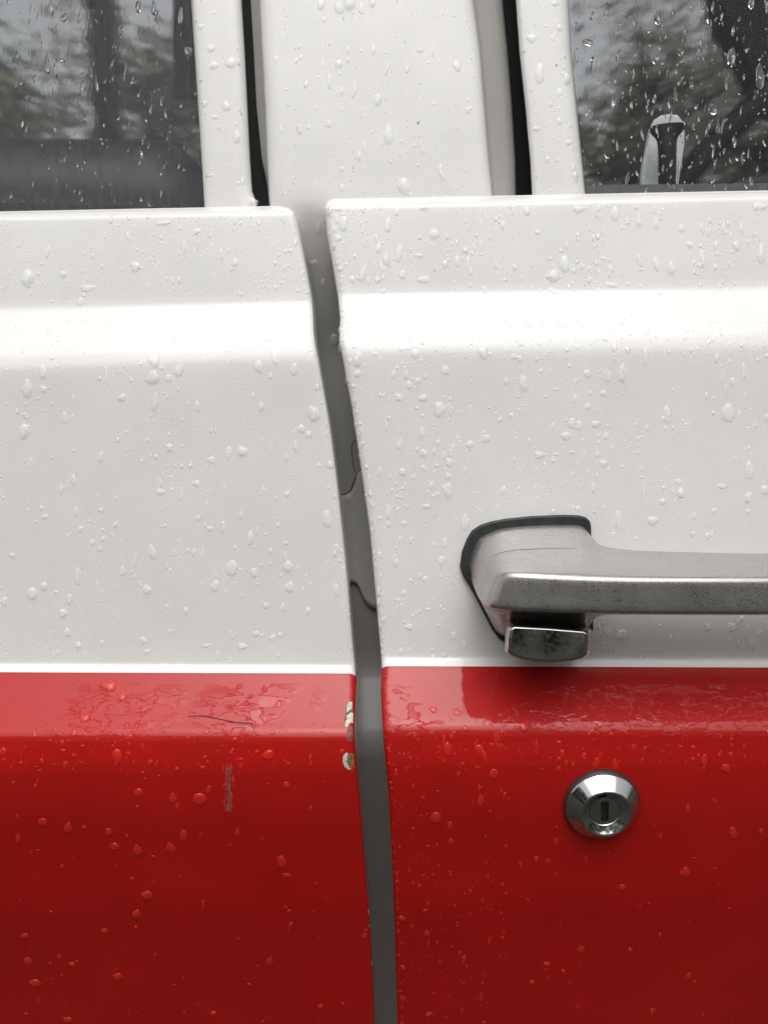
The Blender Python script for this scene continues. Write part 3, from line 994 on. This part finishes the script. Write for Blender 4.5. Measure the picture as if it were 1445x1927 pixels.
# ------------------------------------------------------------------ raindrops
DR = '''R 647 421 18 30;730 423 14 32;817 440 22 20;712 467 14 20;727 486 16 30;750 477 13 36;683 514 16 36;860 492 12 26;904 460 10 34;1062 497 20 36;1041 519 24 26;1157 401 18 34;934 494 6 30;968 503 12 12;788 481 16 10;797 526 26 14;710 527 14 12;876 471 12 14;1202 414 12 28;1235 417 13 32;1282 430 14 16;1334 437 10 16;1395 427 11 28;1297 460 15 14;1385 462 15 20;1431 477 18 40;1321 488 12 36;1202 491 10 26;1234 497 14 30;1263 504 16 26;1148 506 12 16;1151 536 24 12;1088 393 22 16;991 397 14 18;747 397 14 20;798 390 18 14;633 391 22 14;636 448 13 14;640 506 12 12;663 526 11 16;757 517 12 18;1428 389 30 16;1070 540 9 16;1011 437 9 12;837 497 12 16;673 677 16 28;673 703 14 14;908 663 18 26;780 665 16 18;740 705 9 19;763 704 12 20;786 717 12 12;770 725 12 16;837 697 17 18;751 748 18 14;796 749 18 14;827 770 24 28;985 721 18 32;1171 701 18 38;1140 705 11 28;1105 703 15 16;1214 671 12 36;1134 740 12 14;1255 780 15 32;1369 777 26 36;1398 700 9 34;1358 711 6 32;1378 719 13 17;1076 797 12 22;1089 801 14 18;1064 820 18 16;1120 798 18 14;794 814 12 22;914 825 17 18;884 836 14 13;846 870 14 18;752 837 12 22;726 800 9 28;797 852 14 14;1014 856 18 14;1135 872 16 13;1409 885 17 35;714 888 8 20;757 888 14 14;843 923 16 32;811 914 9 18;803 953 14 12;947 923 12 16;843 896 12 12;1280 929 12 16;1116 917 11 22;1277 907 15 11;1407 936 15 22;1211 922 8 38;1357 915 18 10;1438 922 16 18;874 983 16 33;836 1022 11 22;830 1055 14 18;1163 978 12 36;1227 980 18 18;1169 1195 24 20;1376 1180 16 18;1394 1164 12 12;1415 1210 12 24;1330 1180 14 16;854 1197 12 18;874 1213 12 14;1330 1009 11 12;1281 928 14 20;1246 944 12 12;640 620 12 18;641 655 14 20;652 715 10 18;668 800 9 14;700 1000 9 14;712 1110 10 12;770 1180 16 12;745 1060 11 16;760 985 10 12;715 1045 10 14;800 1090 11 13
L 52 522 26 34;90 473 10 30;119 516 14 14;165 542 34 14;152 568 14 18;255 502 20 20;347 464 10 26;371 435 14 14;442 494 15 16;306 420 30 10;81 699 16 30;52 730 22 38;290 677 22 28;288 710 28 26;292 756 15 36;201 708 9 38;337 697 17 24;317 712 12 16;230 748 17 14;123 787 12 24;372 765 12 22;487 690 18 24;553 695 15 26;516 672 12 30;492 765 12 20;591 779 22 28;598 728 9 15;82 732 14 14;46 812 20 30;190 861 10 22;139 903 11 21;116 920 10 20;430 853 14 26;456 849 22 18;398 866 16 14;370 910 18 12;557 840 10 22;539 860 10 18;566 807 16 16;581 818 13 14;622 875 13 15;615 977 18 34;634 1032 10 16;633 1110 11 26;421 992 10 26;471 1013 13 28;287 1038 15 30;380 1043 7 30;436 1069 24 30;146 1085 13 34;255 1052 8 30;231 1075 13 20;542 1066 18 22;478 1078 12 18;62 1117 20 24;84 1103 14 16;277 1110 16 18;405 1103 15 22;131 1128 11 22;119 1154 16 18;127 1190 11 18;545 1105 18 20;270 1205 14 14;277 1226 11 12;148 1214 14 12;388 1215 20 8;456 1216 18 12;410 1234 7 18;513 1200 11 14;527 1195 8 11;482 1193 13 12;153 996 12 12;85 973 12 12;217 988 9 11;373 975 10 12;395 995 12 11;303 926 16 13;319 842 14 15;358 877 11 9;9 1132 13 18;24 1045 12 12;190 960 9 9;540 930 11 13;500 1140 13 10;580 1150 12 14;350 1150 10 14;320 1190 9 12
P 604 8 14 24;637 11 18 34;658 5 24 30;680 14 14 28;700 5 14 20;703 94 8 22;638 120 15 17;619 151 10 34;667 167 13 34;711 188 14 24;731 253 22 38;618 234 9 18;675 294 9 18;686 278 9 26;643 318 9 14;760 350 25 34;830 324 14 34;795 278 9 32;860 124 16 22;880 208 12 12;765 131 10 14;791 94 13 11;729 130 6 26;575 159 10 14;643 353 13 15;581 240 6 13;601 425 10 30;607 530 9 16;628 640 18 24;590 495 12 12
A 474 380 24 18;397 91 18 14;402 123 18 18;434 118 24 21;426 200 19 20;446 257 15 28;404 220 13 12;385 195 12 12;378 50 14 12;412 240 9 9;395 330 14 8
B 1015 138 20 42;1000 72 22 18;1052 52 13 14;1066 148 14 24;1052 174 11 18;1039 72 9 11;1052 228 12 14;1070 268 12 13;1009 242 12 12;1044 5 16 16;1082 329 12 14;1030 300 11 14
S 6 1416 16 16;221 1423 20 28;261 1492 18 18;326 1502 16 22;376 1504 26 26;393 1487 8 22;129 1558 18 26;35 1578 12 23;205 1566 14 18;346 1573 15 26;321 1595 18 26;259 1600 18 26;217 1593 17 17;505 1421 22 20;539 1478 14 15;530 1622 18 28;277 1685 22 20;258 1720 18 22;198 1752 13 14;47 1761 15 12;54 1809 18 20;67 1850 22 20;113 1802 10 14;136 1815 12 14;222 1838 18 18;508 1809 15 26;603 1894 12 12;402 1907 13 13;128 1919 18 16;686 1761 12 17;539 1647 18 10;81 1547 18 18;447 1566 10 18;547 1742 9 18;205 1290 34 26;160 1350 22 24;230 1310 16 22
T 928 1457 17 22;935 1387 14 24;901 1410 16 20;842 1410 15 28;1009 1403 9 20;1057 1418 11 15;1122 1436 13 24;1157 1439 13 24;820 1539 20 25;846 1555 11 21;848 1583 11 17;904 1508 12 28;1046 1585 10 20;1009 1618 10 16;979 1628 7 14;1288 1641 20 24;1378 1568 16 28;1293 1524 10 22;1325 1431 13 24;1365 1446 18 18;1344 1508 8 14;1093 1788 13 22;1185 1788 11 12;1028 1815 13 14;1059 1828 9 11;1295 1836 10 16;873 1805 10 18;804 1757 9 15;800 1714 9 12;1170 1670 15 14;756 1729 14 14;758 1822 11 13;807 1909 12 14;985 1367 14 22;1226 1905 10 16;1000 1849 9 14;1241 1761 8 14;1431 1565 10 14;875 1371 10 14;780 1385 9 12;860 1340 18 14;815 1335 16 16;1200 1350 14 14;757 1880 10 14'''
surfP = lambda x, y: pil_d(y)
SURF = {'R': surf_R, 'L': surf_L, 'P': surfP, 'A': lambda x, y: -18.1, 'B': lambda x, y: -18.1, 'S': surf_L, 'T': surf_R, 'GL': lambda x, y: -23.97, 'GR': lambda x, y: -23.97}
WHERE = {'R': ('clear raindrop on the white upper panel of the door with the handle', 'raindrops on the white door with the handle'),
         'L': ('clear raindrop on the white upper panel of the door without a handle', 'raindrops on the white door without a handle'),
         'P': ('clear raindrop on the white pillar between the two doors', 'raindrops on the pillar'),
         'A': ('clear raindrop on the white frame beside the darker left window', 'raindrops on the left window frame'),
         'B': ('clear raindrop on the white frame beside the window with the lock knob', 'raindrops on the right window frame'),
         'S': ('raindrop glowing red on the red panel without a lock', 'raindrops on the red panel without a lock'),
         'T': ('raindrop glowing red on the red panel around the key lock', 'raindrops on the red panel with the lock'),
         'GL': ('rain streak on the darker left window glass', 'raindrops on the left window'),
         'GR': ('rain streak on the window glass around the lock knob', 'raindrops on the right window')}
drops = []
for line in DR.split('\n'):
    k, rest = line.split(' ', 1)
    for it in rest.split(';'):
        x, y, w, h = map(float, it.split())
        drops.append((k, x, y, w, h))
rd = random.Random(11)
def on_handle(x, y):
    return (862 < x < 1120 and 965 < y < 1250) or (x > 1100 and 1015 < y < 1165)
def scatter(k, n, x0, x1, y0, y1, wmin, wmax, elong, cond=None):
    c = 0
    tries = 0
    while c < n and tries < n * 8:
        tries += 1
        x = rd.uniform(x0, x1); y = rd.uniform(y0, y1)
        if cond and not cond(x, y): continue
        w = wmin * (wmax / wmin) ** (rd.random() ** 2.0)
        e = rd.uniform(0.7, elong) if rd.random() < 0.8 else rd.uniform(1, elong * 2)
        drops.append((k, x, y, w, w * e)); c += 1
inR = lambda x, y: x > lerp_table(XR, y) + 3 and not on_handle(x, y)
inL = lambda x, y: x < lerp_table(XL, y) - 3
clus = lambda x, y: mnoise.noise(Vector((x * 0.008, y * 0.008, 2.2))) > rd.uniform(-0.5, 0.35)
scatter('R', 620, 620, 1445, 385, 552, 2.2, 10, 1.7, lambda x, y: inR(x, y) and clus(x, y))
scatter('R', 240, 620, 1445, 600, 680, 3, 12, 1.2, inR)
scatter('R', 950, 650, 1445, 665, 1240, 1.6, 9, 1.9, lambda x, y: inR(x, y) and clus(x, y) and rd.random() < (1.0 if x < 1000 else 0.6))
scatter('R', 60, 0, 8, 380, 1240, 3, 9, 1.6) if False else None
for _ in range(70):
    y = rd.uniform(400, 1240); x = lerp_table(XR, y) + rd.uniform(1, 12); drops.append(('R', x, y, rd.uniform(3, 9), rd.uniform(4, 14)))
for _ in range(45):
    y = rd.uniform(420, 1240); x = lerp_table(XL, y) - rd.uniform(2, 10); drops.append(('L', x, y, rd.uniform(2, 6), rd.uniform(3, 10)))
scatter('L', 380, 0, 590, 405, 570, 2.0, 8, 1.8, lambda x, y: inL(x, y) and clus(x, y))
scatter('L', 60, 0, 590, 600, 680, 3, 12, 1.2, inL)
scatter('L', 740, 0, 665, 680, 1245, 1.6, 8, 1.9, lambda x, y: inL(x, y) and clus(x, y))
scatter('P', 220, 520, 895, 0, 372, 2.0, 8, 2.0, lambda x, y: lerp_table(PIL_L, y) + 12 < x < lerp_table(PIL_R, y) - 8)
scatter('A', 70, 360, 480, 0, 385, 2, 8, 1.7, lambda x, y: lerp_table(FLl, y) + 6 < x < lerp_table(FLr, y) - 8)
scatter('B', 80, 970, 1100, 0, 362, 2, 9, 1.7, lambda x, y: lerp_table(FRl, y) + 6 < x < lerp_table(FRr, y) - 6)
scatter('S', 200, 0, 665, 1360, 1450, 2, 10, 1.5, inL)
scatter('S', 160, 0, 700, 1440, 1927, 1.8, 8, 1.8, inL)
scatter('T', 240, 722, 1445, 1355, 1450, 2, 9, 1.6, inR)
scatter('T', 330, 730, 960, 1400, 1927, 1.6, 7, 2.2, inR)
scatter('T', 150, 730, 1445, 1440, 1927, 1.6, 7, 1.8, lambda x, y: inR(x, y) and math.hypot(x - 1131, y - 1513) > 85)
for _ in range(60):
    y = rd.uniform(1270, 1927); x = lerp_table(XR, y) + rd.uniform(1, 9); drops.append(('T', x, y, rd.uniform(2, 7), rd.uniform(3, 10)))
gl = lambda x, y: x < lerp_table(FLl, y) - 2
gr = lambda x, y: x > lerp_table(FRr, y) + 2
scatter('GL', 250, 0, 380, 0, 388, 1.4, 6, 5, gl)
scatter('GR', 400, 1075, 1445, 0, 360, 1.5, 7, 5, gr)
for (x, y, w, h) in ((122, 34, 14, 18), (98, 14, 10, 30), (262, 10, 10, 34), (290, 15, 12, 30), (90, 120, 12, 40), (340, 30, 8, 34), (355, 96, 16, 18)): drops.append(('GL', x, y, w, h))
for (x, y, w, h) in ((1236, 34, 14, 26), (1280, 98, 13, 14), (1105, 80, 20, 12), (1429, 145, 16, 52), (1375, 108, 16, 38), (1231, 188, 7, 24), (1340, 205, 18, 24), (1180, 335, 8, 26), (1350, 240, 8, 24), (1413, 5, 12, 26)): drops.append(('GR', x, y, w, h))

def drop_shape(seed, kind):
    """unit drop: outline in [-1,1], bottom heavy, z up to 1; returns verts, faces"""
    r_ = random.Random(seed)
    seg, rings = 18, 5
    ph = [r_.uniform(0, 6.28) for _ in range(4)]
    amp = {'round': 0.06, 'oval': 0.07, 'tear': 0.05, 'blob': 0.15, 'streak': 0.12}[kind]
    vs, fs = [], []
    def outline(a):
        r = 1 + amp * (math.sin(2 * a + ph[0]) * .5 + math.sin(3 * a + ph[1]) * .6 + .4 * math.sin(5 * a + ph[2]))
        x, y = math.cos(a) * r, math.sin(a) * r
        if kind == 'tear': x *= 1.0 - 0.62 * max(0, y) ** 1.0 * .95
        if kind == 'streak': x = x * (0.75 - 0.3 * y) + 0.25 * math.sin(3 * y + ph[3])
        return max(-1.3, min(1.3, x)), y
    for k in range(rings):
        t = 1 - k / rings
        zz = (1 - t ** 2.4) ** 0.62
        for i in range(seg):
            x, y = outline(2 * math.pi * i / seg)
            vs.append((x * t, y * t - (1 - t) * 0.28, zz))
    vs.append((0, -0.28, 1.02))
    top = len(vs) - 1
    b0 = len(vs)
    for i in range(seg):
        x, y = outline(2 * math.pi * i / seg)
        vs.append((x * .98, y * .98, -0.22))
    for k in range(rings - 1):
        for i in range(seg):
            j = (i + 1) % seg
            fs.append((k * seg + i, k * seg + j, (k + 1) * seg + j, (k + 1) * seg + i))
    for i in range(seg):
        j = (i + 1) % seg
        fs.append(((rings - 1) * seg + i, (rings - 1) * seg + j, top))
        fs.append((b0 + i, b0 + j, j, i))
    fs.append(tuple(b0 + i for i in range(seg - 1, -1, -1)))
    return vs, fs

def mini_shape(seed, glass):
    r_ = random.Random(seed)
    seg = 9
    ph = r_.uniform(0, 6.28)
    vs, fs = [], []
    for (t, zz) in ((1, 0), (0.82, 0.55), (0.42, 0.93)):
        for i in range(seg):
            a = 2 * math.pi * i / seg
            r = 1 + 0.18 * math.sin(2 * a + ph) + 0.1 * math.sin(3 * a - ph)
            y = math.sin(a) * r
            vs.append((math.cos(a) * r * t + (0.5 * math.sin(2.2 * y + ph) if glass else 0), y * t - (1 - t) * .25, zz))
    vs.append((0, -0.2, 1.0))
    b0 = len(vs)
    for i in range(seg): vs.append((vs[i][0], vs[i][1], -0.2))
    for k in range(2):
        for i in range(seg):
            j = (i + 1) % seg
            fs.append((k * seg + i, k * seg + j, (k + 1) * seg + j, (k + 1) * seg + i))
    for i in range(seg):
        j = (i + 1) % seg
        fs.append((2 * seg + i, 2 * seg + j, 3 * seg)); fs.append((b0 + i, b0 + j, j, i))
    fs.append(tuple(b0 + i for i in range(seg - 1, -1, -1)))
    return vs, fs

LIB = {}
for kind in ('round', 'oval', 'tear', 'blob', 'streak'):
    LIB[kind] = []
    for s_ in range(6):
        v_, f_ = drop_shape(s_ * 13 + len(kind), kind)
        me = bpy.data.meshes.new('raindrop_' + kind)
        me.from_pydata(v_, [], f_)
        for p in me.polygons: p.use_smooth = True
        trio = {}
        for key in ('water', 'water_w', 'water_r'):
            m2 = me.copy()
            m2.materials.append(M[key])
            trio[key] = m2
        LIB[kind].append(trio)
MINI = [mini_shape(s_, False) for s_ in range(8)]
MINIG = [mini_shape(s_ + 50, True) for s_ in range(8)]

def drop_label(k, x, y, w, h, kind):
    size = 'large' if w * h > 480 else ('medium' if w * h > 260 else 'small')
    form = {'round': 'round', 'oval': 'oval', 'tear': 'teardrop', 'blob': 'irregular', 'streak': 'long thin'}[kind]
    if k == 'R':
        if y < 560:
            pl = 'upper band of the right door, ' + ('by its corner' if x < 760 else 'right edge of photo' if x > 1280 else 'below the pillar' if x < 1080 else 'under the lock knob')
        elif y < 690: pl = 'bright ledge of the right door'
        elif on_x(x, 860, 1130) and y > 900: pl = 'white panel around the handle base'
        elif y > 1150: pl = 'white panel under the chrome grip'
        elif x < 860: pl = 'panel left of the handle, ' + ('high up' if y < 850 else 'low down')
        else: pl = 'white panel above the handle, ' + ('right side' if x > 1200 else 'left side')
    elif k == 'L':
        col = 'near the gap' if x > 440 else 'far left' if x < 160 else 'mid-panel'
        pl = 'left white door, ' + ('upper band' if y < 560 else 'under the ledge' if y < 820 else 'middle height' if y < 1040 else 'just above red') + ' ' + col
    elif k == 'P': pl = 'white pillar, ' + ('at the top' if y < 60 else 'halfway' if y < 240 else 'just above the doors' if y < 380 else 'inside the door gap')
    elif k == 'A': pl = 'white frame of the left window, ' + ('upper half' if y < 160 else 'lower half')
    elif k == 'B': pl = 'white frame of the lock knob window, ' + ('upper half' if y < 160 else 'lower half')
    elif k == 'S': pl = 'left red panel, ' + ('shoulder' if y < 1440 else 'upper part' if y < 1640 else 'lower part') + (' near the gap' if x > 460 else ' at the far left' if x < 160 else ' mid-panel')
    elif k == 'T': pl = 'right red panel, ' + ('along the gap edge' if x < 830 else 'left of the lock' if x < 1050 else 'right of the lock' if x > 1210 else 'in line with the lock') + (' above' if y < 1460 else ' beside' if y < 1640 else ' lower down')
    elif k == 'GL': pl = 'darker left window glass'
    else: pl = 'window glass around the lock knob, ' + ('on the dark post' if x > 1340 else 'top half' if y < 180 else 'bottom half')
    return '%s %s raindrop on the %s' % (size, form, pl)
on_x = lambda x, a, b_: a < x < b_
drops.sort(key=lambda d: -d[3] * d[4])
NIND = 290
WATER = {'R': 'water_w', 'L': 'water_w', 'P': 'water_w', 'A': 'water_w', 'B': 'water_w', 'S': 'water_r', 'T': 'water_r', 'GL': 'water', 'GR': 'water'}
WI = {'water': 0, 'water_w': 1, 'water_r': 2}
sv, sf, sm = [], [], []
for idx, (k, x, y, w, h) in enumerate(drops):
    p, X, Y, Z = frame_at(x, y, SURF[k])
    dd = (p - CAM).length
    sc_ = S * (D - SURF[k](x, y) * .001) / D
    hw, hh = w * sc_ / 2, h * sc_ / 2
    hz = min(hw, hh) * (rd.uniform(0.34, 0.52) if k in 'RLPAB' else rd.uniform(0.30, 0.44) if k in 'ST' else rd.uniform(0.22, 0.4) if idx < NIND else rd.uniform(0.10, 0.32))
    if k in 'GLGR' and k[0] == 'G': p = p + Z * (0.22 * hz + 0.00002)
    ang = rd.gauss(0, 0.10)
    X2 = X * math.cos(ang) + Y * math.sin(ang); Y2 = Y * math.cos(ang) - X * math.sin(ang)
    if idx < NIND:
        ratio = h / w
        if ratio > 2.4: kind = rd.choice(['streak', 'oval', 'tear'])
        elif ratio > 1.5: kind = rd.choice(['oval', 'tear', 'tear', 'round'])
        elif k in 'ST' and ratio > 1.1: kind = rd.choice(['tear', 'round', 'tear'])
        elif ratio < 0.85: kind = 'blob'
        else: kind = rd.choice(['round', 'blob', 'blob', 'round'])
        o = bpy.data.objects.new('raindrop', rd.choice(LIB[kind])[WATER[k]])
        COL.objects.link(o)
        o.matrix_world = Matrix(((X2.x * hw, Y2.x * hh, Z.x * hz, p.x), (X2.y * hw, Y2.y * hh, Z.y * hz, p.y), (X2.z * hw, Y2.z * hh, Z.z * hz, p.z), (0, 0, 0, 1)))
        setlabel(o, drop_label(k, x, y, w, h, kind), 'raindrop', WHERE[k][1])
    else:
        v_, f_ = rd.choice(MINIG if k[0] == 'G' else MINI)
        b0 = len(sv)
        for (a_, b_, c_) in v_: sv.append(p + X2 * (a_ * hw) + Y2 * (b_ * hh) + Z * (c_ * hz))
        sf += [tuple(i + b0 for i in q) for q in f_]
        sm += [WI[WATER[k]]] * len(f_)
for _ in range(130):                       # fine beads on the chrome grip
    x = rd.uniform(905, 1445); y = rd.uniform(992, 1148)
    h_ = on_grip(x, y)
    if not h_ or rd.random() < (0.5 if y > 1092 else 0.1): continue
    Z = h_[1]; Y = (Vector((0, 0, 1)) - Z * Z.z).normalized(); X = Y.cross(Z)
    hw = rd.uniform(1.0, 2.6) * S * 0.45; hh = hw * rd.uniform(.8, 1.5)
    v_, f_ = rd.choice(MINI); b0 = len(sv)
    for (a_, b_, c_) in v_: sv.append(h_[0] + X * (a_ * hw) + Y * (b_ * hh) + Z * (c_ * hw * .5))
    sf += [tuple(i + b0 for i in q) for q in f_]; sm += [0] * len(f_)
by_label = {}
for o in COL.objects:
    if o.name.startswith('raindrop') and o.get('category') == 'raindrop': by_label.setdefault(o['label'], []).append(o)
for lab, os_ in by_label.items():          # look-alikes in one place: told apart by their order
    if len(os_) < 2: continue
    os_.sort(key=lambda o: o.matrix_world.translation.x)
    n = len(os_)
    for i, o in enumerate(os_):
        w_ = 'leftmost' if i == 0 else 'rightmost' if i == n - 1 else 'middle' if n == 3 else ['second', 'third', 'fourth', 'fifth', 'sixth', 'seventh', 'eighth'][min(i - 1, 6)] + '-leftmost'
        o['label'] = w_ + ' ' + lab.replace('near the right edge of the photo', 'right edge').replace('window glass around the lock knob', 'lock knob window').replace('panel left of the handle', 'panel beside the handle')
        if len(o['label'].replace('-', ' ').split()) > 16: o['label'] = o['label'].replace('raindrop on the ', 'drop, ')
        if len(o['label'].replace('-', ' ').split()) > 16: print('LONG', o['label'])
st = mesh_obj('raindrops', sv, sf, [M['water'], M['water_w'], M['water_r']], face_mats=sm)
setlabel(st, 'fine spray of small raindrops over the paint and windows', 'raindrops', None, 'stuff')
print('drops', len(drops), 'mini', len(drops) - NIND, 'faces', len(sf))
